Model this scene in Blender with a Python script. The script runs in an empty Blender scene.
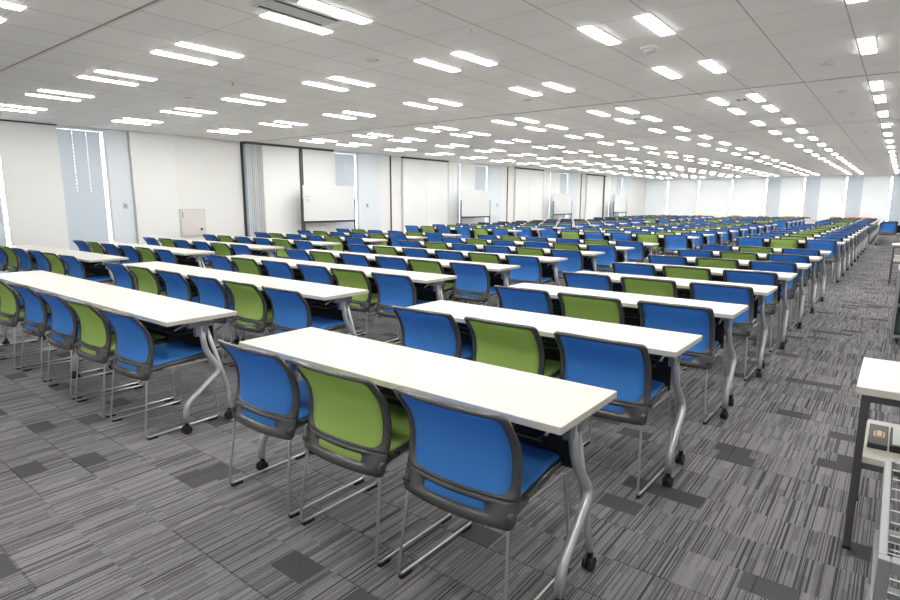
import bpy, bmesh, math, random
from mathutils import Vector, Matrix
random.seed(7)
scene = bpy.context.scene
col = scene.collection
PI = math.pi

# ------------------------------------------------------------------ camera, world, exposure
CAM = (.7725, -1.5536, 1.415)
YAW, PITCH, ROLL = -.6642, -.1686, .0026
fw = Vector((math.sin(YAW) * math.cos(PITCH), math.cos(YAW) * math.cos(PITCH), math.sin(PITCH)))
r0 = Vector((math.cos(YAW), -math.sin(YAW), 0)); u0 = r0.cross(fw)
rt = math.cos(ROLL) * r0 + math.sin(ROLL) * u0
up = -math.sin(ROLL) * r0 + math.cos(ROLL) * u0
cd = bpy.data.cameras.new('camera'); cam = bpy.data.objects.new('camera', cd); col.objects.link(cam)
cam.matrix_world = Matrix(((rt.x, up.x, -fw.x, CAM[0]), (rt.y, up.y, -fw.y, CAM[1]), (rt.z, up.z, -fw.z, CAM[2]), (0, 0, 0, 1)))
cd.sensor_width = 36; cd.lens = 571.2 * 36 / 900; cd.clip_start = .05; cd.clip_end = 200
scene.camera = cam

world = bpy.data.worlds.new('world'); scene.world = world; world.use_nodes = True
bg = world.node_tree.nodes['Background']; bg.inputs[0].default_value = (.86, .93, 1, 1); bg.inputs[1].default_value = 9.0
scene.view_settings.view_transform = 'Standard'; scene.view_settings.look = 'None'
scene.view_settings.gamma = 1; scene.view_settings.use_curve_mapping = False
scene.view_settings.exposure = 0.82
LAMP_POWER = 20.0
H = 2.8

# ------------------------------------------------------------------ materials
def mat(name, rgb, rough=.5, metal=0, spec=.5, vary=0, scale=40, bump=0, bscale=200, emit=0, trans=0, coat=0):
    m = bpy.data.materials.new(name); m.use_nodes = True
    nt = m.node_tree; b = nt.nodes['Principled BSDF']
    b.inputs['Base Color'].default_value = (*rgb, 1); b.inputs['Roughness'].default_value = rough
    b.inputs['Metallic'].default_value = metal; b.inputs['Specular IOR Level'].default_value = spec
    b.inputs['Coat Weight'].default_value = coat
    if emit:
        b.inputs['Emission Color'].default_value = (1, .985, .95, 1); b.inputs['Emission Strength'].default_value = emit
    tc = nt.nodes.new('ShaderNodeTexCoord')
    if vary:
        n = nt.nodes.new('ShaderNodeTexNoise'); n.inputs['Scale'].default_value = scale; n.inputs['Detail'].default_value = 3
        nt.links.new(tc.outputs['Object'], n.inputs['Vector'])
        mr = nt.nodes.new('ShaderNodeMapRange'); mr.inputs[3].default_value = 1 - vary; mr.inputs[4].default_value = 1 + vary
        nt.links.new(n.outputs['Fac'], mr.inputs[0])
        mx = nt.nodes.new('ShaderNodeVectorMath'); mx.operation = 'SCALE'; mx.inputs[0].default_value = rgb
        nt.links.new(mr.outputs[0], mx.inputs['Scale']); nt.links.new(mx.outputs[0], b.inputs['Base Color'])
    if bump:
        n = nt.nodes.new('ShaderNodeTexNoise'); n.inputs['Scale'].default_value = bscale
        nt.links.new(tc.outputs['Object'], n.inputs['Vector'])
        bp = nt.nodes.new('ShaderNodeBump'); bp.inputs['Strength'].default_value = bump; bp.inputs['Distance'].default_value = .002
        nt.links.new(n.outputs['Fac'], bp.inputs['Height']); nt.links.new(bp.outputs[0], b.inputs['Normal'])
    if trans:
        out = nt.nodes['Material Output']; tr = nt.nodes.new('ShaderNodeBsdfTranslucent'); tr.inputs[0].default_value = (*rgb, 1)
        ms = nt.nodes.new('ShaderNodeMixShader'); ms.inputs[0].default_value = trans
        nt.links.new(b.outputs[0], ms.inputs[1]); nt.links.new(tr.outputs[0], ms.inputs[2]); nt.links.new(ms.outputs[0], out.inputs[0])
    return m

M = {}
M['white_top'] = mat('white_laminate', (.585, .56, .505), .35, vary=.01, scale=6)
M['edge'] = mat('laminate_edge', (.58, .55, .49), .45)
M['blue'] = mat('blue_mesh_fabric', (.070, .295, .80), .7, spec=.3, vary=.06, scale=260, bump=.25, bscale=700, trans=.25)
M['green'] = mat('green_mesh_fabric', (.43, .63, .16), .7, spec=.3, vary=.06, scale=260, bump=.25, bscale=700, trans=.25)
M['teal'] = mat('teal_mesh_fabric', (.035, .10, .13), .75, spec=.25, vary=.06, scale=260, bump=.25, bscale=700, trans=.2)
M['plastic'] = mat('charcoal_plastic', (.062, .062, .066), .26, spec=.6, vary=.04, scale=30, coat=.25)
M['chrome'] = mat('chrome_rod', (.60, .59, .58), .28, metal=.85)
M['silver'] = mat('silver_paint', (.50, .51, .53), .34, metal=.5, vary=.03, scale=20)
M['bracket'] = mat('grey_cast_metal', (.30, .32, .34), .4, metal=.6)
M['dark_metal'] = mat('dark_grey_steel', (.095, .093, .093), .4, metal=.4)
M['black'] = mat('black_rubber', (.012, .012, .013), .5)
M['panel'] = mat('black_fabric_panel', (.018, .018, .02), .8, bump=.2, bscale=300)
M['wall'] = mat('white_wall_paint', (.85, .85, .835), .6, vary=.012, scale=2)
M['wall_cool'] = mat('white_wall_panel', (.87, .875, .87), .55, vary=.01, scale=2)
M['column'] = mat('daylight_tinted_column', (.77, .82, .87), .55, vary=.01, scale=2)  # wall paint with the bluish daylight beside the window gaps put into its colour
M['door'] = mat('pale_pink_door_paint', (.74, .70, .67), .5)
M['blind'] = mat('pale_grey_blue_blind', (.63, .675, .715), .7, vary=.03, scale=8, trans=.16)
M['screen'] = mat('white_roller_blind', (.80, .81, .805), .7, vary=.01, scale=3, trans=.20)
M['track_and_shade'] = mat('dark_bronze_track_and_shade', (.055, .05, .048), .5)
M['lamp_frame'] = mat('lamp_housing_white', (.8, .8, .79), .4)
M['lamp'] = mat('lamp_diffuser_lit', (.9, .9, .88), .5, emit=LAMP_POWER)
M['ventdark'] = mat('dark_vent_slot', (.03, .03, .03), .6)
M['grey_plastic'] = mat('pale_grey_plastic', (.62, .62, .60), .5)
M['board'] = mat('whiteboard_enamel', (.70, .71, .71), .3)
M['gold'] = mat('gold_crest', (.60, .40, .20), .4, metal=.5)
M['booklet'] = mat('black_booklet_cover', (.03, .03, .034), .45)
M['pale_card'] = mat('pale_card', (.60, .66, .62), .4)
M['greybox'] = mat('grey_enamel_steel', (.30, .31, .32), .4, metal=.3, vary=.02, scale=15)
M['whitewire'] = mat('white_coated_wire', (.75, .75, .74), .35)
M['orange'] = mat('orange_fabric', (.70, .40, .28), .8)
M['greencrate'] = mat('dark_green_crate', (.04, .065, .055), .6)
M['redpack'] = mat('dull_red_card', (.40, .10, .10), .6)
M['dark_ink'] = mat('grey_marker_ink', (.28, .29, .3), .6)

def N(nt, t, **k):
    n = nt.nodes.new(t)
    for a, v in k.items(): setattr(n, a, v)
    return n
def mathn(nt, op, a, b=None, c=None):
    n = N(nt, 'ShaderNodeMath', operation=op)
    for i, v in enumerate((a, b, c)):
        if v is None: continue
        if isinstance(v, (int, float)): n.inputs[i].default_value = v
        else: nt.links.new(v, n.inputs[i])
    return n.outputs[0]
def comb(nt, x, y, z=0):
    n = N(nt, 'ShaderNodeCombineXYZ')
    for i, v in enumerate((x, y, z)):
        if isinstance(v, (int, float)): n.inputs[i].default_value = v
        else: nt.links.new(v, n.inputs[i])
    return n.outputs[0]
def wnoise(nt, vec):
    n = N(nt, 'ShaderNodeTexWhiteNoise', noise_dimensions='3D'); nt.links.new(vec, n.inputs['Vector']); return n.outputs['Value']
def mixf(nt, f, a, b):
    n = N(nt, 'ShaderNodeMix', data_type='FLOAT')
    for i, v in ((0, f), (2, a), (3, b)):
        if isinstance(v, (int, float)): n.inputs[i].default_value = v
        else: nt.links.new(v, n.inputs[i])
    return n.outputs[0]
def ramp2(nt, fac, c0, c1):
    n = N(nt, 'ShaderNodeMix', data_type='RGBA')
    nt.links.new(fac, n.inputs[0]) if not isinstance(fac, (int, float)) else None
    n.inputs[6].default_value = (*c0, 1); n.inputs[7].default_value = (*c1, 1)
    return n.outputs[2]

def carpet():
    m = bpy.data.materials.new('striped_carpet_tiles'); m.use_nodes = True; nt = m.node_tree; b = nt.nodes['Principled BSDF']
    b.inputs['Roughness'].default_value = .95; b.inputs['Specular IOR Level'].default_value = .1
    tc = N(nt, 'ShaderNodeTexCoord'); sp = N(nt, 'ShaderNodeSeparateXYZ'); nt.links.new(tc.outputs['Object'], sp.inputs[0])
    x, y = sp.outputs[0], sp.outputs[1]
    # rows of planks running across, seams along x; every row split at its own places
    ry = mathn(nt, 'FLOOR', mathn(nt, 'DIVIDE', y, .25))
    ro = wnoise(nt, comb(nt, ry, 3.1))
    xx = mathn(nt, 'ADD', mathn(nt, 'DIVIDE', x, .36), mathn(nt, 'MULTIPLY', ro, 3))
    rx = mathn(nt, 'FLOOR', xx)
    bid = wnoise(nt, comb(nt, rx, ry, 1.7))
    # half-height blocks inside some planks
    ry2 = mathn(nt, 'FLOOR', mathn(nt, 'DIVIDE', mathn(nt, 'ADD', y, mathn(nt, 'MULTIPLY', bid, .11)), .125))
    bid2 = wnoise(nt, comb(nt, rx, ry2, 5.2))
    # stripes: vary in x, constant along y within a block
    st = N(nt, 'ShaderNodeTexNoise', noise_dimensions='3D'); st.inputs['Scale'].default_value = 1; st.inputs['Detail'].default_value = 1.5; st.inputs['Roughness'].default_value = .6
    nt.links.new(comb(nt, mathn(nt, 'MULTIPLY', x, 150), mathn(nt, 'MULTIPLY', bid, 50), mathn(nt, 'MULTIPLY', ry, 9.3)), st.inputs['Vector'])
    st2 = N(nt, 'ShaderNodeTexNoise', noise_dimensions='3D'); st2.inputs['Scale'].default_value = 1; st2.inputs['Detail'].default_value = 0
    nt.links.new(comb(nt, mathn(nt, 'MULTIPLY', x, 40), mathn(nt, 'MULTIPLY', bid2, 40), mathn(nt, 'MULTIPLY', ry2, 7.7)), st2.inputs['Vector'])
    s1 = N(nt, 'ShaderNodeMapRange', interpolation_type='SMOOTHSTEP'); nt.links.new(st.outputs['Fac'], s1.inputs[0]); s1.inputs[1].default_value = .36; s1.inputs[2].default_value = .52
    s2 = N(nt, 'ShaderNodeMapRange', interpolation_type='SMOOTHSTEP'); nt.links.new(st2.outputs['Fac'], s2.inputs[0]); s2.inputs[1].default_value = .36; s2.inputs[2].default_value = .50
    stripe = mathn(nt, 'MULTIPLY', s1.outputs[0], mixf(nt, .35, 1, s2.outputs[0]))
    # plain patches
    pr = mathn(nt, 'FLOOR', mathn(nt, 'DIVIDE', y, .125)); px_ = mathn(nt, 'FLOOR', mathn(nt, 'ADD', mathn(nt, 'DIVIDE', x, .19), mathn(nt, 'MULTIPLY', wnoise(nt, comb(nt, pr, 11)), 5)))
    plain = mathn(nt, 'GREATER_THAN', wnoise(nt, comb(nt, px_, pr, 4.4)), .92)
    tone = mathn(nt, 'ADD', .86, mathn(nt, 'MULTIPLY', bid, .30))
    val = mathn(nt, 'MULTIPLY', mixf(nt, plain, mathn(nt, 'ADD', .20, mathn(nt, 'MULTIPLY', stripe, .72)), .30), tone)
    # seams
    fy = mathn(nt, 'FRACT', mathn(nt, 'DIVIDE', y, .25)); fx = mathn(nt, 'FRACT', xx)
    seamrow = mathn(nt, 'LESS_THAN', fy, .035); on = mathn(nt, 'GREATER_THAN', wnoise(nt, comb(nt, mathn(nt, 'FLOOR', mathn(nt, 'DIVIDE', x, .8)), ry, 8)), .45)
    seamx = mathn(nt, 'MULTIPLY', mathn(nt, 'LESS_THAN', fx, .02), mathn(nt, 'GREATER_THAN', bid, .5))
    seam = mathn(nt, 'MAXIMUM', mathn(nt, 'MULTIPLY', seamrow, on), seamx)
    val = mathn(nt, 'MULTIPLY', val, mathn(nt, 'SUBTRACT', 1, mathn(nt, 'MULTIPLY', seam, .36)))
    fz = N(nt, 'ShaderNodeTexNoise'); fz.inputs['Scale'].default_value = 220; fz.inputs['Detail'].default_value = 2
    nt.links.new(tc.outputs['Object'], fz.inputs['Vector'])
    val = mathn(nt, 'MULTIPLY', val, mathn(nt, 'ADD', .45, mathn(nt, 'MULTIPLY', fz.outputs['Fac'], 1.1)))
    c = ramp2(nt, val, (.012, .012, .014), (.245, .237, .252))
    nt.links.new(c, b.inputs['Base Color'])
    bp = N(nt, 'ShaderNodeBump'); bp.inputs['Strength'].default_value = .5; bp.inputs['Distance'].default_value = .003
    nt.links.new(val, bp.inputs['Height']); nt.links.new(bp.outputs[0], b.inputs['Normal'])
    return m
M['carpet'] = carpet()

def ceiling_mat():
    m = bpy.data.materials.new('ceiling_tiles'); m.use_nodes = True; nt = m.node_tree; b = nt.nodes['Principled BSDF']
    b.inputs['Roughness'].default_value = .85; b.inputs['Specular IOR Level'].default_value = .2
    tc = N(nt, 'ShaderNodeTexCoord'); sp = N(nt, 'ShaderNodeSeparateXYZ'); nt.links.new(tc.outputs['Object'], sp.inputs[0])
    gx = mathn(nt, 'DIVIDE', mathn(nt, 'ADD', sp.outputs[0], .29 + .585 * 40), .585)
    gy = mathn(nt, 'DIVIDE', mathn(nt, 'ADD', sp.outputs[1], -.58 + .583 * 40), .583)
    fx, fy = mathn(nt, 'FRACT', gx), mathn(nt, 'FRACT', gy)
    lx = mathn(nt, 'LESS_THAN', fx, .018); ly = mathn(nt, 'LESS_THAN', fy, .012)
    tid = wnoise(nt, comb(nt, mathn(nt, 'FLOOR', gx), mathn(nt, 'FLOOR', gy), 2))
    n = N(nt, 'ShaderNodeTexNoise'); n.inputs['Scale'].default_value = 60; n.inputs['Detail'].default_value = 4; nt.links.new(tc.outputs['Object'], n.inputs['Vector'])
    v = mathn(nt, 'ADD', .955, mathn(nt, 'MULTIPLY', tid, .03)); v = mathn(nt, 'ADD', v, mathn(nt, 'MULTIPLY', n.outputs['Fac'], .03))
    line = mathn(nt, 'MAXIMUM', mathn(nt, 'MULTIPLY', lx, .44), mathn(nt, 'MULTIPLY', ly, .36))
    v = mathn(nt, 'MULTIPLY', v, mathn(nt, 'SUBTRACT', 1, line))
    c = ramp2(nt, v, (0, 0, 0), (.90, .885, .865)); nt.links.new(c, b.inputs['Base Color'])
    return m
M['ceiling'] = ceiling_mat()

def glass_mat():
    m = bpy.data.materials.new('window_glass'); m.use_nodes = True; nt = m.node_tree
    nt.nodes.remove(nt.nodes['Principled BSDF']); out = nt.nodes['Material Output']
    t = N(nt, 'ShaderNodeBsdfTransparent'); g = N(nt, 'ShaderNodeBsdfGlossy'); g.inputs['Roughness'].default_value = .03
    fr = N(nt, 'ShaderNodeFresnel'); fr.inputs[0].default_value = 1.45; mx = N(nt, 'ShaderNodeMixShader')
    nt.links.new(fr.outputs[0], mx.inputs[0]); nt.links.new(t.outputs[0], mx.inputs[1]); nt.links.new(g.outputs[0], mx.inputs[2]); nt.links.new(mx.outputs[0], out.inputs[0])
    return m
M['glass'] = glass_mat()

# ------------------------------------------------------------------ mesh helpers
class MB:
    def __init__(s): s.v = []; s.f = []; s.mi = []; s.sm = []
    def add(s, vs, fs, mi=0, smooth=False):
        o = len(s.v); s.v += [tuple(p) for p in vs]
        for f in fs: s.f.append(tuple(i + o for i in f)); s.mi.append(mi); s.sm.append(smooth)
        return s
    def box(s, x0, x1, y0, y1, z0, z1, mi=0):
        vs = [(x, y, z) for x in (x0, x1) for y in (y0, y1) for z in (z0, z1)]
        return s.add(vs, [(0, 1, 3, 2), (4, 6, 7, 5), (0, 4, 5, 1), (2, 3, 7, 6), (0, 2, 6, 4), (1, 5, 7, 3)], mi)
    def rbox(s, x0, x1, y0, y1, z0, z1, b=.004, mi=0):
        """box with chamfered edges all round"""
        bm = bmesh.new(); bmesh.ops.create_cube(bm, size=1)
        for v in bm.verts:
            v.co = ((x0 + x1) / 2 + v.co.x * (x1 - x0), (y0 + y1) / 2 + v.co.y * (y1 - y0), (z0 + z1) / 2 + v.co.z * (z1 - z0))
        bmesh.ops.bevel(bm, geom=bm.edges[:], offset=b, segments=2, affect='EDGES', profile=.7)
        bm.verts.index_update()
        s.add([v.co[:] for v in bm.verts], [tuple(v.index for v in f.verts) for f in bm.faces], mi, False); bm.free(); return s
    def tube(s, pts, r, n=8, closed=False, mi=0, cap=True, rr=None, flat=1.0):
        P = [Vector(p) for p in pts]; k = len(P)
        T = []
        for i in range(k):
            a = P[(i - 1) % k] if (closed or i > 0) else P[i]; c = P[(i + 1) % k] if (closed or i < k - 1) else P[i]
            T.append((c - a).normalized())
        nrm = T[0].orthogonal().normalized() if abs(T[0].x) > .9 else (Vector((1, 0, 0)) - T[0] * T[0].x).normalized()
        rings = []
        for i in range(k):
            nrm = (nrm - T[i] * nrm.dot(T[i])).normalized(); bn = T[i].cross(nrm)
            R_ = r if rr is None else rr[i]
            rings.append([P[i] + nrm * (R_ * flat * math.cos(2 * PI * j / n)) + bn * (R_ * math.sin(2 * PI * j / n)) for j in range(n)])
        vs = [q for ring in rings for q in ring]; fs = []
        for i in range(k if closed else k - 1):
            a, b = i * n, ((i + 1) % k) * n
            for j in range(n): fs.append((a + j, a + (j + 1) % n, b + (j + 1) % n, b + j))
        s.add(vs, fs, mi, True)
        if cap and not closed:
            o = len(s.v) - len(vs)
            s.f.append(tuple(o + j for j in reversed(range(n)))); s.mi.append(mi); s.sm.append(False)
            s.f.append(tuple(o + (k - 1) * n + j for j in range(n))); s.mi.append(mi); s.sm.append(False)
        return s
    def cyl(s, c, axis, r, h, n=16, mi=0):
        c = Vector(c); a = Vector(axis).normalized() * h / 2
        return s.tube([c - a, c + a], r, n, mi=mi)
    def lathe(s, c, prof, n=20, mi=0, down=False):
        c = Vector(c); vs = []; fs = []
        for r, z in prof:
            for j in range(n): vs.append(c + Vector((r * math.cos(2 * PI * j / n), r * math.sin(2 * PI * j / n), z)))
        for i in range(len(prof) - 1):
            for j in range(n): fs.append((i * n + j, i * n + (j + 1) % n, (i + 1) * n + (j + 1) % n, (i + 1) * n + j))
        fs.append(tuple(reversed(range(n)))); fs.append(tuple((len(prof) - 1) * n + j for j in range(n)))
        return s.add(vs, fs, mi, True)
    def mesh(s, name, mats):
        me = bpy.data.meshes.new(name); me.from_pydata(s.v, [], s.f)
        for m in (mats if isinstance(mats, (list, tuple)) else [mats]): me.materials.append(m)
        me.polygons.foreach_set('material_index', s.mi); me.polygons.foreach_set('use_smooth', s.sm)
        me.update()
        bm = bmesh.new(); bm.from_mesh(me); bmesh.ops.recalc_face_normals(bm, faces=bm.faces[:]); bm.to_mesh(me); bm.free()
        return me
    def build(s, name, mats, parent=None, loc=(0, 0, 0)):
        o = bpy.data.objects.new(name, s.mesh(name, mats)); col.objects.link(o); o.location = loc
        if parent: o.parent = parent
        return o

def fillet(pts, r, seg=5):
    P = [Vector(p) for p in pts]; out = [P[0]]
    for i in range(1, len(P) - 1):
        a, b, c = P[i - 1], P[i], P[i + 1]; d1 = (a - b); d2 = (c - b)
        t = min(r, d1.length * .48, d2.length * .48); p1 = b + d1.normalized() * t; p2 = b + d2.normalized() * t
        for k in range(seg + 1):
            q = k / seg; out.append(p1 * (1 - q) ** 2 + b * 2 * q * (1 - q) + p2 * q * q)
    out.append(P[-1]); return out
def fillet_closed(pts, r, seg=5):
    P = [Vector(p) for p in pts]; k = len(P); out = []
    for i in range(k):
        a, b, c = P[i - 1], P[i], P[(i + 1) % k]; d1 = a - b; d2 = c - b
        t = min(r, d1.length * .48, d2.length * .48); p1 = b + d1.normalized() * t; p2 = b + d2.normalized() * t
        for q in range(seg + 1):
            q /= seg; out.append(p1 * (1 - q) ** 2 + b * 2 * q * (1 - q) + p2 * q * q)
    return out

def tag(o, label=None, cat=None, group=None, kind=None):
    if label: o['label'] = label
    if cat: o['category'] = cat
    if group: o['group'] = group
    if kind: o['kind'] = kind
    return o
def empty(name, loc=(0, 0, 0), rz=0):
    o = bpy.data.objects.new(name, None); o.empty_display_size = .1; col.objects.link(o); o.location = loc; o.rotation_euler = (0, 0, rz); return o
def kids(o): return [c for c in CH.get(o.name, [])]
CH = {}
def reg(root):
    """remember the children of a finished thing so copies need no search"""
    for o in col.objects:
        if o.parent is not None: CH.setdefault(o.parent.name, [])
    for o in col.objects:
        if o.parent is not None and o not in CH[o.parent.name]: CH[o.parent.name].append(o)
def copy_tree(o, parent=None):
    c = o.copy(); col.objects.link(c)
    c.parent = parent
    for k in kids(o): copy_tree(k, c)
    return c
def struct(mb, name, m):
    return tag(mb.build(name, m), kind='structure')

# ------------------------------------------------------------------ room shell
XW, XE, YS, YN = -11.5, 2.6, -3.9, 33.0
struct(MB().box(XW - .5, XE + .3, YS - .3, YN + .5, -.12, 0), 'floor', M['carpet'])
struct(MB().box(XW - .5, XE + .3, YS - .3, YN + .5, H, H + .12), 'ceiling', M['ceiling'])
struct(MB().box(XE, XE + .15, YS, YN, 0, H), 'wall_right', M['wall'])
struct(MB().box(XW - .2, XE + .15, YS - .15, YS, 0, H), 'wall_back', M['wall'])
# ceiling joint profiles (dark expansion strips across the room)
for i, y in enumerate((.55, 6.42)):
    struct(MB().box(XW, XE, y - .010, y + .010, H - .004, H + .01), 'trim_%d' % (i + 1), mat('joint_strip', (.30, .295, .29), .6))
struct(MB().box(XW, XE, 10.82 - .008, 10.82 + .008, H - .003, H + .01), 'trim_3', mat('joint_strip_pale', (.48, .475, .46), .6))

# left wall: openings for windows, module of 6.54 m with its bright gap at B
BS = [3.24, 9.78, 16.32, 22.86, 29.4]
WZ0, WZ1 = .12, 2.74
ops = []
for B in BS: ops.append((B - 2.45, B + .032))
wl = MB(); y = YS
for a, b in ops:
    wl.box(XW - .2, XW, y, a, 0, H); wl.box(XW - .2, XW, a, b, 0, WZ0); wl.box(XW - .2, XW, a, b, WZ1, H); y = b
wl.box(XW - .2, XW, y, YN, 0, H)
struct(wl, 'wall_left', M['wall'])

wn = 0
def blind(x, ya, yb, n, name_parent):
    mb = MB(); w = (yb - ya) / n
    for i in range(n):
        a, b = ya + i * w, ya + (i + 1) * w
        mb.box(x - .004, x + .004, a + .003, b - .003, WZ0 + .01, WZ1 - .01)
        if i < n - 1:   # small bridges leave a dotted line of daylight between two strips
            z = WZ0 + .01
            while z < WZ1 - .08:
                mb.box(x - .004, x + .004, b - .003, b + .003, z, z + .047 + (.03 if z < 1.5 else 0)); z += .065
    return mb
for k, B in enumerate(BS):
    wn += 1
    w = tag(empty('window_%d' % wn, (XW, B, 0)), kind='structure')
    fr = MB()
    for a in (B - 2.45, B - .74): fr.box(-.17, -.12, a - B, a - B + .02, WZ0, WZ1)
    fr.box(-.17, -.12, -2.45, .032, WZ0, WZ0 + .03); fr.box(-.17, -.12, -2.45, .032, WZ1 - .03, WZ1)
    fr.build('window_frame', M['silver'], w)
    MB().box(-.15, -.145, -2.45, .032, WZ0, WZ1).build('pane', M['glass'], w)
    blind(-.02, -2.44, -1.68, 3, w).build('blind', M['blind'], w)
    blind(-.02, -.73, -.022, 3, w).build('blind', M['blind'], w)
    MB().rbox(-.03, -.005, -1.63, -.73, WZ0, WZ1 + .02).build('cover_panel', M['wall_cool'], w)
    if k == 0: MB().box(-.03, .006, -1.60, -.73, WZ1 + .035, H).build('top_track_or_shade', M['track_and_shade'], w)  # dark strip standing in for the shade at the blind box
tn = 3
def trim(mb, m):
    global tn
    tn += 1; return struct(mb, 'trim_%d' % tn, m)
# columns
trim(MB().rbox(XW, XW + .10, 3.72, 4.59, 0, H, .01), M['wall_cool'])
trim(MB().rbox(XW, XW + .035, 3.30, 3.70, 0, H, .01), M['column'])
for B in BS[1:]:
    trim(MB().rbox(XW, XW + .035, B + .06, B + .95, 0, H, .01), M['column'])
    if B < 29: trim(MB().rbox(XW, XW + .10, B + 4.12, B + 4.60, 0, H, .01), M['wall_cool'])
# partition stack bays
for B in BS[1:4]:
    mb = MB(); mb.box(XW, XW + .03, B + 1.39, B + 1.42, 0, H)
    trim(mb, M['track_and_shade'])
    trim(MB().rbox(XW, XW + .03, B + 1.425, B + 1.86, 0, H, .008), M['wall_cool'])
# access door
d = tag(empty('door_1', (XW, 4.93, 0)), kind='structure')
MB().box(0, .015, -.29, .29, .66, 1.27).build('door_frame', M['grey_plastic'], d)
dl = MB().rbox(.012, .03, -.26, .26, .69, 1.245, .003).build('door_leaf', M['door'], d)
MB().rbox(.03, .05, .16, .21, .80, .85, .004).build('door_handle', M['dark_metal'], dl)
MB().rbox(.03, .04, -.235, -.215, 1.08, 1.20, .003).build('hinge', M['greybox'], dl)

# far wall: full-width windows behind roller blinds, daylight between them
slits = [-10.15, -8.43, -6.70, -5.03, -3.30, -1.54, .22, 1.95]
FZ0, FZ1 = .35, 2.72
fb = MB().box(XW - .2, XE + .15, YN, YN + .2, 0, FZ0).box(XW - .2, XE + .15, YN, YN + .2, FZ1, H).box(XW - .2, XW, YN, YN + .2, FZ0, FZ1).box(XE, XE + .15, YN, YN + .2, FZ0, FZ1)
struct(fb, 'wall_far', M['wall'])
edges = [XW] + slits + [XE]
for i in range(len(edges) - 1):
    a, b = edges[i], edges[i + 1]; wn += 1
    a1 = a + (.0 if i == 0 else .038); b1 = b - (.038 if i < len(edges) - 2 else 0)
    w = tag(empty('window_%d' % wn, (a, YN, 0)), kind='structure')
    MB().box(0, .03, .1, .15, FZ0, FZ1).box(0, b - a, .1, .15, FZ0, FZ0 + .03).box(0, b - a, .1, .15, FZ1 - .03, FZ1).build('window_frame', M['silver'], w)
    MB().box(0, b - a, .12, .126, FZ0, FZ1).build('pane', M['glass'], w)
    cool = i in (4, 5, 6, 7)
    c = .62 if cool else .0
    if cool: MB().box(a1 - a, a1 - a + c, .035, .043, FZ0, FZ1).build('blind', M['blind'], w)
    MB().box(a1 - a + c, b1 - a, .02, .03, FZ0, FZ1).build('roller_blind', M['screen'], w)

# baseboard
struct(MB().box(XW, XW + .012, 4.6, 6.18, 0, .07), 'baseboard_left', M['greybox'])

# folding partition stacked by the dark jamb
pt = tag(empty('folding_partition', (XW, 6.2, 0)), 'grey-blue folding partition panels stacked against the dark wall jamb', 'partition')
MB().box(0, .05, 0, .03, 0, H).build('jamb', M['track_and_shade'], pt)
MB().box(.0, .02, .03, .50, 0, H - .05).build('pocket_back', M['dark_metal'], pt)
slab = [mat('grey_blue_panel', (.60, .66, .71), .5), mat('warm_grey_panel', (.58, .56, .54), .5)]
for i in range(9):
    MB().rbox(.03, .15, .045 + i * .05, .082 + i * .05, .02, H - .05, .006).build('folded_panel', slab[0 if i < 6 and i != 3 else 1], pt)
MB().rbox(.05, .13, .50, 1.56, .015, H - .05, .006).build('sliding_panel', M['wall_cool'], pt)
MB().box(.0, .17, .05, 2.66, H - .05, H).build('top_track_or_shade', M['track_and_shade'], pt)
MB().rbox(.02, .17, 1.565, 1.645, 0, H - .04, .006).build('post', M['dark_metal'], pt)
MB().rbox(.05, .13, 1.655, 2.62, .015, H - .05, .006).build('sliding_panel', M['wall_cool'], pt)
names = ['between the first and second wheeled whiteboards', 'just beyond the second wheeled whiteboard', 'beyond the third wheeled whiteboard, with a dark end post']
for B, nm in zip(BS[1:4], names):
    p = tag(empty('sliding_partition', (XW, B + 1.88, 0)), 'white sliding wall partition with dark top rail, ' + nm, 'partition', 'white sliding partitions')
    last = B > 22
    MB().rbox(.03, .11, .0, 1.06, .015, H - .05, .006).build('sliding_panel', M['wall_cool'], p)
    MB().rbox(.03, .11, 1.07, 2.18, .015, H - .05, .006).build('sliding_panel', M['wall_cool'], p)
    MB().box(0, .14, -.01, 2.2, H - .045, H).build('top_track_or_shade', M['track_and_shade'], p)
    if last: MB().rbox(.02, .16, 1.9, 2.0, 0, H - .045, .005).build('post', M['dark_metal'], p)

# ------------------------------------------------------------------ chairs
PROF = [(0, -.092, .364), (.06, -.072, .430), (.12, -.055, .488), (.20, -.048, .570), (.28, -.066, .650), (.345, -.103, .706), (.40, -.146, .764)]
VT = .40
def prof(v):
    for i in range(len(PROF) - 1):
        if v <= PROF[i + 1][0] or i == len(PROF) - 2:
            p0 = PROF[max(i - 1, 0)]; p1 = PROF[i]; p2 = PROF[i + 1]; p3 = PROF[min(i + 2, len(PROF) - 1)]
            t = (v - p1[0]) / (p2[0] - p1[0]); o = []
            for k in (1, 2):
                m1 = (p2[k] - p0[k]) / max(p2[0] - p0[0], 1e-6) * (p2[0] - p1[0]); m2 = (p3[k] - p1[k]) / max(p3[0] - p1[0], 1e-6) * (p2[0] - p1[0])
                t2, t3 = t * t, t * t * t
                o.append((2 * t3 - 3 * t2 + 1) * p1[k] + (t3 - 2 * t2 + t) * m1 + (-2 * t3 + 3 * t2) * p2[k] + (t3 - t2) * m2)
            return o
def back(u, v, off=0):
    y, z = prof(min(max(v, 0), VT)); q = (u / .235) ** 2
    y += .034 * (q - 1); z -= .006 * (q - 1) * (v / VT) * 1.0
    y2, z2 = prof(min(v + .01, VT)); y1, z1 = prof(max(v - .01, 0)); L = math.hypot(y2 - y1, z2 - z1)
    ny, nz = (z2 - z1) / L, -(y2 - y1) / L      # towards the sitter
    sl = -.034 * 2 * u / .235 ** 2; k = math.sqrt(1 + sl * sl)
    u *= 1.035; return (u + off * sl / k, y + off * ny / k, z + off * nz / k)
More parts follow.
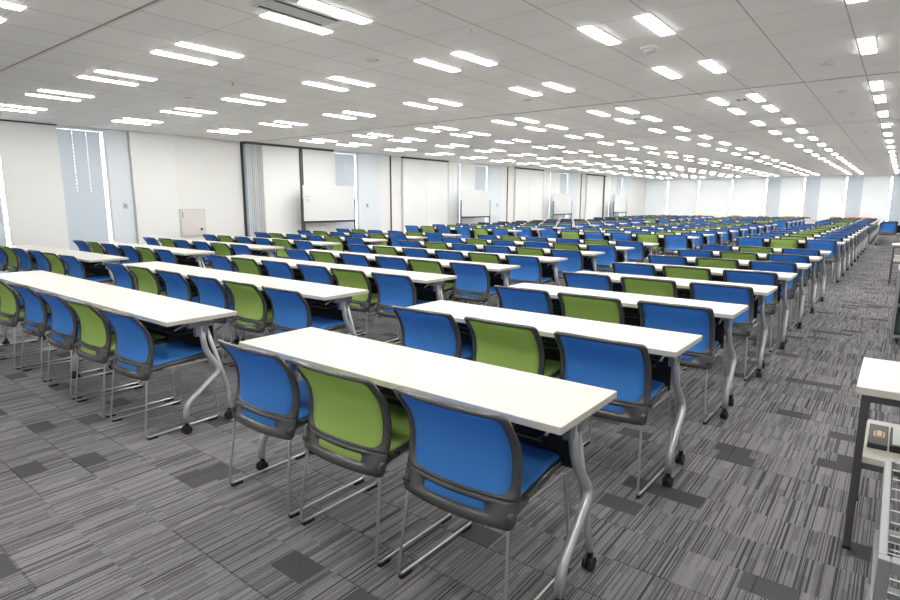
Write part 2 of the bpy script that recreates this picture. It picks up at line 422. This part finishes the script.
def rrect(u0, u1, v0, v1, rs, n=10):
    """rounded rectangle, rs = radii for (u1,v1),(u0,v1),(u0,v0),(u1,v0), with straight runs subdivided"""
    C = [(u1, v1, 0), (u0, v1, 1), (u0, v0, 2), (u1, v0, 3)]; sg = [(-1, -1), (1, -1), (1, 1), (-1, 1)]
    arcs = []
    for (cu, cv, q), (su, sv), r in zip(C, sg, rs):
        cx, cy = cu + su * r, cv + sv * r
        arcs.append([(cx + r * math.cos(PI / 2 * (q + t / 5)), cy + r * math.sin(PI / 2 * (q + t / 5))) for t in range(6)])
    out = []
    for i in range(4):
        out += arcs[i]; a = arcs[i][-1]; b = arcs[(i + 1) % 4][0]
        for t in range(1, n): out.append((a[0] + (b[0] - a[0]) * t / n, a[1] + (b[1] - a[1]) * t / n))
    return out
def solid_ring(mb, outer, inner, th, mi=0):
    """ring surface between two loops on the backrest surface, given thickness"""
    n = len(outer)
    for lo, hi in (((0), (th)),):
        A = [back(u, v, lo) for u, v in outer]; B = [back(u, v, lo) for u, v in inner]
        C = [back(u, v, hi) for u, v in outer]; D = [back(u, v, hi) for u, v in inner]
        mid = [((a[0] + b[0]) / 2, (a[1] + b[1]) / 2) for a, b in zip(outer, inner)]
        E = [back(u, v, -.004) for u, v in mid]; F = [back(u, v, th + .003) for u, v in mid]
        vs = A + E + B + D + F + C; fs = []
        for r in range(6):
            for j in range(n):
                a = r * n + j; b = r * n + (j + 1) % n; c = ((r + 1) % 6) * n + (j + 1) % n; d_ = ((r + 1) % 6) * n + j
                fs.append((a, b, c, d_))
        mb.add(vs, fs, mi, True)
VM = .083
WIN = (-.205, .205, .094, .386)
def back_frame(mb, mi=0):
    solid_ring(mb, rrect(-.235, .235, VM, VT, (.020, .020, .002, .002)), rrect(WIN[0], WIN[1], WIN[2], WIN[3], (.020, .020, .05, .05)), .013, mi)
    solid_ring(mb, rrect(-.235, .235, 0, VM, (.002, .002, .022, .022)), rrect(-.130, .130, .036, .063, (.012, .012, .012, .012)), .013, mi)
def back_mesh(mb, nu=10, nv=8, mi=0, th=.004):
    vs = []; e = .006
    for s_, off in ((0, .004), (1, .004 + th)):
        for j in range(nv + 1):
            for i in range(nu + 1):
                u = WIN[0] - e + (WIN[1] - WIN[0] + 2 * e) * i / nu; v = .022 + (WIN[3] + e - .022) * j / nv
                # rounded lower corners follow the frame
                vs.append(back(u, v, off))
    K = (nu + 1) * (nv + 1); fs = []
    for j in range(nv):
        for i in range(nu):
            a = j * (nu + 1) + i; q = (a, a + 1, a + nu + 2, a + nu + 1); fs.append(q); fs.append(tuple(K + t for t in reversed(q)))
    rim = [i for i in range(nu + 1)] + [j * (nu + 1) + nu for j in range(1, nv + 1)] + [nv * (nu + 1) + i for i in range(nu - 1, -1, -1)] + [j * (nu + 1) for j in range(nv - 1, 0, -1)]
    for t in range(len(rim)):
        a, b = rim[t], rim[(t + 1) % len(rim)]; fs.append((a, b, b + K, a + K))
    mb.add(vs, fs, mi, True)
def seat_layers(mb, loop_fn, layers, mi=0):
    """stack of seat-plan loops (inset, z offset) closed top and bottom; z follows the seat's slope and waterfall front"""
    rings = []
    for ins, dz in layers:
        L = loop_fn(ins); rings.append([(x, y, seat_z(y) + dz) for x, y in L])
    n = len(rings[0]); vs = [p for r in rings for p in r]; fs = []
    for i in range(len(rings) - 1):
        for j in range(n): fs.append((i * n + j, i * n + (j + 1) % n, (i + 1) * n + (j + 1) % n, (i + 1) * n + j))
    # strips across the plan so the closing faces follow the curve
    def fill(ring_i, rev):
        o = ring_i * n; h = n // 2
        q = 2  # symmetric pairing left-right
        idx = sorted(range(n), key=lambda j: (round(rings[ring_i][j][1], 5)))
        Lx = [j for j in idx if rings[ring_i][j][0] < 0]; Rx = [j for j in idx if rings[ring_i][j][0] > 0]
        m = min(len(Lx), len(Rx))
        for t in range(m - 1):
            f = (o + Lx[t], o + Rx[t], o + Rx[t + 1], o + Lx[t + 1]); fs.append(f[::-1] if rev else f)
    fill(0, True); fill(len(rings) - 1, False)
    mb.add(vs, fs, mi, True)
def seat_z(y):
    z = .438 + .012 * (y - .1) / .2
    if y > .27: z -= ((y - .27) / .11) ** 2 * .022
    if y < .0: z += ((-y) / .08) ** 2 * .006
    return z
def seat_loop(hw, y0, y1, r):
    def f(ins):
        L = rrect(-hw + ins, hw - ins, y0 + ins, y1 - ins, (max(r - ins, .01),) * 4, 9)
        return [((x if abs(x) > 1e-6 else 1e-5) * (1 - .10 * max(0, (y - .02) / .34)), y) for x, y in L]
    return f
def sled(mb, sx, mi=0, n=8):
    x = sx * .238; xt = sx * .218
    pts = [(xt, -.105, .365), (x, -.128, .014), (x, .345, .010), (xt, .318, .405), (xt, -.04, .408)]
    # rear leg top, down, runner, front leg, rail under the seat
    P = fillet([(xt, -.03, .408), (xt, -.080, .404), (x, -.130, .016), (x, .350, .016), (xt, .318, .408), (xt, .02, .410)], .03, 4)
    mb.tube(P, .0056, n, mi=mi)
def make_chair(name, fab, detail=True):
    root = empty(name)
    if not detail:
        mb = MB(); back_frame_lite(mb, 0); back_mesh(mb, 4, 4, 1)
        seat_layers(mb, lambda ins: [(x, y) for x, y in seat_loop(.21, -.065, .36, .05)(ins)], [(0, 0), (0, .016), (.02, .022)], 1)
        mb.box(-.225, .225, -.08, .36, .415, .435, 0)
        for s in (-1, 1): sled_lite(mb, s, 2)
        col.objects.unlink(root); bpy.data.objects.remove(root)
        return mb.build(name, [M['plastic'], fab, M['chrome']])
    mb = MB(); back_frame(mb); bf = mb.build('back_frame', M['plastic'], root)
    mb = MB(); back_mesh(mb); mb.build('backrest', fab, root)
    mb = MB(); seat_layers(mb, seat_loop(.224, -.085, .375, .05), [(.02, -.034), (.0, -.020), (0, -.004), (.008, .002)])
    for s in (-1, 1):   # arms that join pan and back frame
        mb.tube([(s * .222, .02, .425), (s * .228, -.05, .42), (s * .226, -.098, .40)], .013, 8)
    mb.build('seat_pan', M['plastic'], root)
    mb = MB(); seat_layers(mb, seat_loop(.207, -.062, .360, .045), [(.004, -.004), (0, .006), (.004, .014), (.02, .018)]); mb.build('seat', fab, root)
    for s in (-1, 1):
        mb = MB(); sled(mb, s); fr = mb.build('sled_leg', M['chrome'], root)
        for y in (-.088, .305):
            mb = MB(); mb.rbox(s * .238 - .010, s * .238 + .010, y - .03, y + .03, .0, .0125, .003); mb.build('floor_glide', M['black'], fr)
    mb = MB()
    for y in (.06, .27): mb.tube([(-.212, y, .402), (.212, y, .402)], .006, 6)
    mb.build('crossbar', M['chrome'], root)
    return root
def back_frame_lite(mb, mi):
    def lite(L, k): return L[::k]
    o1 = rrect(-.235, .235, 0, VT, (.025,) * 4, 2); i1 = rrect(WIN[0], WIN[1], WIN[2], WIN[3], (.02, .02, .05, .05), 2)
    solid_ring(mb, o1, i1, .013, mi)
def sled_lite(mb, s, mi):
    x = s * .238; xt = s * .212
    mb.tube([(xt, -.09, .395), (x, -.130, .012), (x, .350, .012), (xt, .318, .405)], .007, 4, mi=mi)

# ------------------------------------------------------------------ tables
TW, TD, TZ = 1.8, .454, .72
def caster(mb, x, y):
    for s in (-1, 1): mb.cyl((x + s * .012, y, .027), (1, 0, 0), .027, .015, 14)
    mb.cyl((x, y, .03), (1, 0, 0), .012, .03, 8)
    mb.tube([(x, y + .012, .035), (x, y + .005, .062), (x, y, .085)], .013, 8)
def make_table(detail=True):
    root = empty('folding_table')
    mb = MB(); mb.rbox(-TW, 0, 0, TD, TZ - .027, TZ, .004)
    for i, f in enumerate(mb.f):
        zs = [mb.v[j][2] for j in f]
        if min(zs) < TZ - .003: mb.mi[i] = 1
    mb.build('tabletop', [M['white_top'], M['edge']], root)
    for x in (-.08, -TW + .08):
        s = 1 if x > -.9 else -1
        xk, xb, xf = x + s * .012, x + s * .040, x + s * .058
        lg = MB()
        lg.tube(fillet([(x, .245, .655), (xk, .262, .485), (xb, .340, .350), (xf, .092, .185), (xf, .078, .075)], .05, 6), .019, 10, rr=None)
        lg = lg.build('leg', M['silver'], root)
        l2 = MB(); l2.tube(fillet([(x, .275, .655), (x + s * .005, .405, .195), (x + s * .03, .385, .075)], .04, 4), .0145, 8)
        l2 = l2.build('leg', M['silver'], root)
        for o, y, xc in ((lg, .080, xf), (l2, .385, x + s * .03)):
            c = MB(); caster(c, xc, y); c.build('caster', M['black'], o)
        br = MB(); br.rbox(x - .022, x + .022, .16, .33, .645, TZ - .027, .006); br.rbox(x - .018, x + .018, .205, .285, .585, .66, .008)
        br.cyl((x, .262, .62), (1, 0, 0), .016, .052, 12)
        br.build('bracket', M['bracket'], root)
        if detail:
            lv = MB(); lv.tube([(x - s * .02, .19, .672), (x - s * .02, .13, .655), (x - s * .02, .09, .640)], .006, 6); lv.build('release_lever', M['chrome'], root)
    mb = MB(); mb.rbox(-TW + .11, -.11, .225, .265, .645, .685, .004); mb.build('crossbeam', M['dark_metal'], root)
    mb = MB(); mb.box(-TW + .12, -.12, .345, .352, .42, TZ - .03)
    mb.tube([(-TW + .12, .3485, .42), (-.12, .3485, .42)], .007, 6)
    mb.build('modesty_panel', M['panel'], root)
    if detail:
        mb = MB()   # wire book rack under the top
        for i in range(2): mb.tube([(-TW + .13, .12 + i * .12, .60), (-.13, .12 + i * .12, .60)], .003, 5)
        for i in range(12):
            xx = -TW + .15 + i * (TW - .3) / 11; mb.tube([(xx, .12, .60), (xx, .24, .60), (xx, .26, .66)], .0025, 4)
        mb.build('book_rack', M['dark_metal'], root)
    return root

chairN = {k: make_chair('chair', M[k]) for k in ('blue', 'green')}
chairF = {k: make_chair('chair', M[k], False) for k in ('blue', 'green', 'teal')}
tableN = make_table(True)
# light copy of the table for the far rows: one mesh, several materials
def make_far_table():
    mb = MB(); mb.box(-TW, 0, 0, TD, TZ - .027, TZ, 0)
    for x in (-.08, -TW + .08):
        s = 1 if x > -.9 else -1; xk, xb, xf = x + s * .012, x + s * .040, x + s * .058
        mb.tube(fillet([(x, .245, .67), (xk, .262, .485), (xb, .340, .350), (xf, .092, .185), (xf, .078, .05)], .05, 2), .019, 6, mi=1)
        mb.tube([(x, .275, .67), (x + s * .005, .405, .195), (x + s * .03, .385, .05)], .0145, 6, mi=1)
        mb.box(x - .02, x + .02, .18, .32, .62, .695, 1)
        for y, xc in ((.08, xf), (.385, x + s * .03)): mb.cyl((xc, y, .027), (1, 0, 0), .027, .035, 8, mi=2)
    mb.box(-TW + .12, -.12, .345, .352, .42, .69, 3)
    return mb.build('folding_table', [M['white_top'], M['silver'], M['black'], M['panel']])
tableF = make_far_table()
reg(None)

ORD = ['front', 'second', 'third', 'fourth', 'fifth', 'sixth', 'seventh', 'eighth', 'ninth', 'tenth']
P = 1.173; A_ = .75
XM, XL = -TW - A_, -3 * TW - 2 * A_
BLK = [('aisle-side block', 0, ['']), ('middle block', XM, ['right ', 'left ']), ('wall-side block', XL, ['right ', 'left '])]
rows = []
for i in range(8): rows.append((i * P, ORD[i] + ' row', 1))
for i in range(9): rows.append((10.8 + i * 1.2, ORD[i].replace('front', 'first') + ' row past the aisle gap', 2))
for i in range(7): rows.append((23.6 + i * 1.2, ORD[i].replace('front', 'first') + ' row of the far section', 3))
used = set()
def take(proto, key):
    if key not in used: used.add(key); return proto
    return copy_tree(proto)
nchair = 0
slots = []
for ri, (y, rn, g) in enumerate(rows):
    for bn, bx, tabs in BLK:
        if ri == 0 and bx == XL: continue
        for ti, tnm in enumerate(tabs):
            x = bx - ti * TW
            if ri == 0 and bx == XM and False: continue
            t = take(tableN, 'T1') if g == 1 else take(tableF, 'T2')
            t.location = (x, y, 0)
            tag(t, 'white %stable of the %s, %s' % (tnm, bn, rn), 'table', 'white folding tables in rows')
            for ci, (cx, c, seatn) in enumerate(((-.352, 'blue', 'right'), (-.942, 'green', 'middle'), (-1.510, 'blue', 'left'))):
                d = (x + cx - CAM[0]) ** 2 + (y - CAM[1]) ** 2
                slots.append((d, x + cx, y, c, seatn, tnm, bn, rn, g, ri))
# far block on the other side of the aisle
for i in range(3):
    t = take(tableF, 'T2'); t.location = (.12 + TW, 23.4 + 1.2 * i, 0)
    tag(t, 'white table across the aisle beside the far wall, %s row' % ORD[i].replace('front', 'first'), 'table', 'white folding tables in rows')
    x = .12 + TW; y = 23.4 + 1.2 * i
    for cx, c, seatn in ((-1.5, 'blue', 'left'), (-.935, 'green', 'middle')):
        slots.append(((x + cx - CAM[0]) ** 2 + (y - CAM[1]) ** 2 - (400 if c == 'blue' else -400), x + cx, y, c, seatn, '', 'block across the aisle', ORD[i].replace('front', 'first') + ' row of the far section', 3, 18 + i))
slots.sort()
stuffmb = {}
GRP = 'sled chairs along the white tables'
for n_, (d, x, y, c, seatn, tnm, bn, rn, g, ri) in enumerate(slots):
    cc = c
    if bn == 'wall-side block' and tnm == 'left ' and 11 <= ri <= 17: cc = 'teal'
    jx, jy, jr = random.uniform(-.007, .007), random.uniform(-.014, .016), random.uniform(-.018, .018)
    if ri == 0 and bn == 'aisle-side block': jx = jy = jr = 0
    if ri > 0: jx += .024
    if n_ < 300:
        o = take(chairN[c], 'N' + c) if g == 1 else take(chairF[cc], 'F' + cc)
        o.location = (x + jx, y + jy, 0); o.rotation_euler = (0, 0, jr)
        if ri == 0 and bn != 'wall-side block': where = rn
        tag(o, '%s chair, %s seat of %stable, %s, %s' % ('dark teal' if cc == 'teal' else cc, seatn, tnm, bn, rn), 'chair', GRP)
    else:
        stuffmb.setdefault(cc, []).append((x + jx, y + jy, jr))
allst = MB(); mats = [M['plastic'], M['blue'], M['green'], M['teal'], M['chrome']]
for cc, L in stuffmb.items():
    me = chairF[cc].data; fi = {'blue': 1, 'green': 2, 'teal': 3}[cc]; mp = [0, fi, 4]
    V = [v.co[:] for v in me.vertices]; F = [tuple(p.vertices) for p in me.polygons]; MI = [mp[p.material_index] for p in me.polygons]
    for x, y, r in L:
        cr, sr = math.cos(r), math.sin(r); o = len(allst.v)
        allst.v += [(x + a * cr - b * sr, y + a * sr + b * cr, z) for a, b, z in V]
        allst.f += [tuple(i + o for i in f) for f in F]; allst.mi += MI; allst.sm += [True] * len(F)
if allst.v:
    tag(allst.build('distant_chairs', mats), 'mass of blue and green chairs in the last rows before the far windows', 'chair', None, 'stuff')
for k in ('blue', 'green'): assert 'N' + k in used
if 'Fteal' not in used: bpy.data.objects.remove(chairF['teal'])

# ------------------------------------------------------------------ ceiling lamps
mb = MB(); LW, LL = .112, .60
def make_lamp():
    root = empty('ceiling_lamp')
    MB().rbox(-LW / 2 - .008, LW / 2 + .008, -LL / 2 - .008, LL / 2 + .008, -.007, .004, .002).build('housing', M['lamp_frame'], root)
    m = MB(); m.rbox(-LW / 2, LW / 2, -LL / 2, LL / 2, -.013, -.004, .003); m.build('diffuser', M['lamp'], root)
    return root
lamp = make_lamp()
reg(None)
ly = [-2.33, -.59, 1.15, 2.89, 4.63, 6.84, 7.92] + [9.56 + 1.66 * i for i in range(15)]
lrow = ['first', 'second', 'third', 'fourth', 'fifth', 'sixth', 'seventh', 'eighth', 'ninth', 'tenth', 'eleventh', 'twelfth', 'thirteenth', 'fourteenth', 'fifteenth', 'sixteenth', 'seventeenth', 'eighteenth', 'nineteenth', 'twentieth']
lcol = ['aisle-side', 'second', 'third', 'fourth', 'fifth', 'wall-side']
first = True
for i, y in enumerate(ly):
    if y + .63 > YN - .2: continue
    for k in range(-1, 6):
        for sx, nm in ((-.91, 'right'), (-1.37, 'left')):
            x = sx - 1.743 * k + .0
            if i < 2 and k > 3: continue
            o = lamp if first else copy_tree(lamp); first = False
            o.location = (x, y + .315, H)
            rn = (lrow[i - 2] + ' row') if i >= 2 else ('row over the camera' if i == 1 else 'row behind the camera')
            if k == -1: lb = 'lit ceiling lamp above the %s of the open aisle, %s' % ('outer edge' if nm == 'right' else 'middle', rn)
            else: lb = 'lit ceiling lamp, %s one of the %s pair, %s' % (nm, lcol[k], rn)
            tag(o, lb, 'ceiling lamp', 'rectangular ceiling lamps')

# ------------------------------------------------------------------ ceiling fittings
sd = tag(empty('smoke_detector', (-1.17, 3.83, H)), 'round white smoke detector on the ceiling between two lamp pairs', 'smoke detector')
MB().lathe((0, 0, 0), [(.085, 0), (.085, -.018), (.07, -.022)][::-1]).build('base', M['lamp_frame'], sd)
MB().lathe((0, 0, 0), [(.03, -.055), (.055, -.045), (.06, -.022)]).build('sensor_head', M['grey_plastic'], sd)
spk = None
for (x, y, w) in ((-3.5, 2.65, 'in the tile beside the slotted vent'), (-6.96, 2.62, 'over the wall-side tables'), (.02, 5.56, 'over the open aisle near the first joint strip'), (.02, 7.33, 'over the aisle just past the joint strip'),
               (.01, 9.54, 'over the aisle, second past the joint strip'), (.01, 12.54, 'over the aisle, third past the joint strip'), (-1.73, 7.85, 'beside the paired lamps past the joint strip'), (-3.42, 5.5, 'just before the joint strip'), (-.5, 15.9, 'deep along the aisle')):
    m = MB().lathe((0, 0, 0), [(.05, -.010), (.062, -.006), (.066, 0)]) 
    if spk is None: spk = m.build('ceiling_sensor', mat('sensor_grey', (.70, .70, .69), .6)); o = spk
    else: o = spk.copy(); col.objects.link(o)
    o.location = (x, y, H); tag(o, 'small round grey ceiling sensor ' + w, 'ceiling sensor', 'round ceiling sensors')
sp = None
for (x, y, w) in ((-5.6, 2.43, 'before the third lamp pairs from the wall'), (.41, 5.96, 'above the aisle by the joint strip'), (-2.13, 2.45, 'near the slotted vent'), (-2.14, 6.01, 'just before the joint strip')):
    m = MB().lathe((0, 0, 0), [(.008, -.03), (.018, -.024), (.012, -.012), (.022, -.006), (.024, 0)], 10)
    if sp is None: sp = m.build('sprinkler', M['grey_plastic']); o = sp
    else: o = sp.copy(); col.objects.link(o)
    o.location = (x, y, H); tag(o, 'small metal sprinkler head in the ceiling ' + w, 'sprinkler', 'sprinkler heads')
def vent(x, y, w, l, lb, n):
    v = tag(empty('ceiling_vent', (x, y, H)), lb, 'vent', 'ceiling vents')
    MB().box(-w / 2, w / 2, -l / 2, l / 2, -.006, 0).build('plate', M['grey_plastic'], v)
    for i in range(n):
        c = -w / 2 + w * (.15 + .7 * i / max(n - 1, 1)); MB().box(c - .012, c + .012, -l / 2 + .03, l / 2 - .03, -.009, -.005).build('slot', M['ventdark'], v)
vent(-2.90, 1.32, .27, .62, 'slotted air vent between two lamps, second pair of the first row', 2)
vent(-1.10, 7.22, .12, .16, 'small dark vent between lamps just past the joint strip, aisle-side pair', 2)
vent(-2.86, 8.15, .12, .16, 'small dark vent between lamps past the joint strip, second pair', 2)

# wall plates
for y, x, w in ((3.55, XW + .035, 'on the first wall column'), (10.18, XW + .035, 'on the column beside the first whiteboard'), (17.0, XW + .035, 'on the column beside the second whiteboard')):
    s = tag(empty('wall_switch', (x, y, 1.335)), 'small square switch plate ' + w, 'switch', 'wall switch plates')
    MB().rbox(0, .010, -.045, .045, -.06, .06, .003).build('plate', M['grey_plastic'], s)
    MB().rbox(.010, .015, -.02, .02, -.03, .03, .002).build('rocker', M['greybox'], s)

# ------------------------------------------------------------------ wheeled whiteboards
wbn = ['with grey magnets, beside the folding partition', 'second along the window wall', 'third along the window wall', 'farthest one, near the far corner']
for i in range(4):
    w = tag(empty('whiteboard', (-11.0, 7.53 + 6.55 * i, 0)), 'wheeled whiteboard on dark frame, ' + wbn[i], 'whiteboard', 'wheeled whiteboards by the window wall')
    Wd = 1.72
    MB().rbox(-.012, .012, .03, Wd - .03, .97, 1.83, .004).build('board', M['board'], w)
    fr = MB()
    for a, b, c, d_ in ((.02, Wd - .02, .955, .975), (.02, Wd - .02, 1.825, 1.84)): fr.rbox(-.016, .016, a, b, c, d_, .003)
    for a in (.018, Wd - .034): fr.rbox(-.016, .016, a, a + .016, .96, 1.84, .003)
    fr.build('board_rim', M['lamp_frame'], w)
    for a in (-.02, Wd - .015):
        l = MB(); l.rbox(-.018, .018, a, a + .035, .07, 1.50, .004); l.rbox(-.28, .28, a, a + .035, .06, .09, .004)
        l = l.build('stand_post', M['dark_metal'], w)
        for q in (-.25, .25):
            c = MB(); c.cyl((q, a + .0175, .03), (0, 1, 0), .03, .025, 12); c.tube([(q, a + .0175, .035), (q, a + .0175, .065)], .008, 6); c.build('caster', M['black'], l)
    MB().rbox(-.02, .06, .015, Wd - .015, .935, .952, .003).rbox(-.02, .0, .015, Wd - .015, .90, .935, .003).build('tray', M['dark_metal'], w)
    if i == 0:
        m = MB()
        for z in (1.55, 1.47, 1.43): m.box(.0125, .014, .10, .19, z, z + .012)
        m.box(.0125, .014, .08, .085, 1.40, 1.60); m.build('marker_lines', M['dark_ink'], w)

# ------------------------------------------------------------------ side tables and steel racks along the aisle
def side_table(loc, lb):
    t = tag(empty('side_table', loc), lb, 'side table', 'white side tables with lower shelf')
    W2, D2 = 1.1, .56
    MB().rbox(0, W2, 0, D2, .67, .70, .003).build('tabletop', M['white_top'], t)
    MB().rbox(.04, W2 - .04, .02, D2 - .02, .385, .41, .003).build('shelf', M['white_top'], t)
    fr = MB()
    for y in (.012, D2 - .042): fr.rbox(.02, W2 - .02, y, y + .03, .64, .67, .003); fr.rbox(.05, W2 - .05, y + .004, y + .026, .36, .385, .003)
    for x in (.02, W2 - .05): fr.rbox(x, x + .03, .02, D2 - .02, .64, .67, .003)
    fr.build('underframe', M['dark_metal'], t)
    for x in (.02, W2 - .055):
        for y in (.01, D2 - .045): 
            l = MB().rbox(x, x + .028, y, y + .028, .012, .668, .003).build('leg', M['dark_metal'], t)
            MB().rbox(x - .001, x + .029, y - .001, y + .029, 0, .014, .002).build('foot', M['black'], l)
    return t
side_table((.70, 1.16, 0), 'white side table with dark legs, a dark booklet on its shelf')
side_table((.68, 11.4, 0), 'white side table with dark legs farther down the aisle')
bk = tag(empty('booklet', (.757, 1.30, .41)), 'dark booklet with a gold crest lying on the lower shelf', 'booklet')
MB().rbox(0, .068, 0, .27, 0, .022, .003).build('cover', M['booklet'], bk)
cr = MB().rbox(.018, .056, .100, .106, .022, .0228, .0003)
cr.rbox(.018, .023, .10, .17, .022, .0228, .0003); cr.rbox(.051, .056, .10, .17, .022, .0228, .0003); cr.rbox(.028, .046, .115, .185, .022, .0228, .0003); cr.rbox(.018, .056, .165, .171, .022, .0228, .0003)
cr.build('crest', M['gold'], bk)
lf = tag(empty('leaflet_box', (.832, 1.30, .41)), 'pale leaflet box beside the dark booklet on the lower shelf', 'box')
MB().rbox(0, .22, 0, .25, 0, .028, .003).build('tray', M['black'], lf)
l2 = MB()
for i in range(4): l2.rbox(.008 + i * .052, .054 + i * .052, .012, .238, .028, .033, .001)
l2.build('leaflet', M['pale_card'], lf)
wb = tag(empty('white_box', (.745, 11.6, .41)), 'small white box on the shelf of the farther side table', 'box')
MB().rbox(0, .12, 0, .14, 0, .07, .005).build('body', M['lamp_frame'], wb); MB().rbox(-.003, .123, -.003, .143, .06, .078, .004).build('lid', M['lamp_frame'], wb)
def rack(loc, W2, D2, zs, lb, post=.026):
    t = tag(empty('wire_rack', loc), lb, 'rack', 'steel wire racks')
    for x in (0, W2 - post):
        for y in (0, D2 - post):
            l = MB().rbox(x, x + post, y, y + post, .0, zs[-1], .004).build('post', M['greybox'], t)
    for z in zs:
        f = MB()
        f.rbox(.0, .018, post, D2 - post, z - .03, z, .003).rbox(W2 - .035, W2, post, D2 - post, z - .03, z, .003)
        f.rbox(post, W2 - post, 0, .03, z - .03, z, .003).rbox(post, W2 - post, D2 - .03, D2, z - .03, z, .003)
        s = f.build('shelf', M['greybox'], t)
        w = MB(); n = int(D2 / .075)
        for i in range(1, n): w.tube([(.02, D2 * i / n, z - .008), (W2 - .02, D2 * i / n, z - .008)], .0022, 6)
        for i in range(1, 5): w.tube([(W2 * i / 5, .02, z - .014), (W2 * i / 5, D2 - .02, z - .014)], .002, 6)
        w.build('wires', M['whitewire'], s)
    return t
rack((.812, .02, 0), .5, .68, (.16, .36, .60), 'grey steel rack with white wire shelves beside the camera')
rack((.80, 5.7, 0), .5, .8, (.10, .42, .76), 'grey steel rack farther down the aisle, holding crates', .03)
for x, y, z, w, d_, h, m, nm, lb in ((.83, 5.74, .10, .42, .70, .22, 'greencrate', 'crate', 'dark green crate on the bottom shelf of the farther rack'),
                                (.83, 5.74, .42, .42, .34, .16, 'booklet', 'crate', 'black crate on the middle shelf of the farther rack'),
                                (.83, 6.12, .42, .42, .30, .10, 'redpack', 'box', 'dull red box on the middle shelf of the farther rack'),
                                (.83, 5.76, .76, .40, .60, .10, 'lamp_frame', 'box', 'low white box on top of the farther rack')):
    c = tag(empty(nm, (x, y, z)), lb, nm)
    b = MB().box(0, w, 0, d_, 0, .01).box(0, .008, 0, d_, 0, h).box(w - .008, w, 0, d_, 0, h).box(0, w, 0, .008, 0, h).box(0, w, d_ - .008, d_, 0, h)
    b.build('body', M[m], c)
    MB().box(-.006, w + .006, -.006, .004, h - .02, h).box(-.006, w + .006, d_ - .004, d_ + .006, h - .02, h).box(-.006, .004, 0, d_, h - .02, h).box(w - .004, w + .006, 0, d_, h - .02, h).build('rim', M[m], c)

# ------------------------------------------------------------------ things by the far windows
pd = tag(empty('lectern', (-1.92, 22.3, 0)), 'white lectern standing in the cross aisle before the far section', 'lectern')
MB().rbox(0, .28, 0, .3, .0, .86, .006).build('body', M['lamp_frame'], pd)
MB().rbox(-.03, .31, -.03, .33, .86, .89, .005).build('top', M['board'], pd)
so = None
for i, x in enumerate((-9.9, -8.1, -6.3, -4.9, -3.75, -3.15, -1.75, -1.2, -.65)):
    if so is None:
        so = empty('bench_seat'); 
        MB().rbox(-.26, .26, -.24, .24, .26, .42, .03).build('seat', M['orange'], so)
        MB().rbox(-.26, .26, -.26, -.18, .40, .80, .03).build('backrest', M['orange'], so)
        for a in (-.2, .2):
            for b in (-.19, .19): MB().tube([(a, b, .27), (a, b, 0)], .012, 8).build('leg', M['chrome'], so)
        reg(None); o = so
    else: o = copy_tree(so)
    o.location = (x, 32.4, 0)
    tag(o, 'orange upholstered seat by the far windows, %s along from the whiteboard corner' % lrow[i], 'seat', 'orange seats under the far windows')
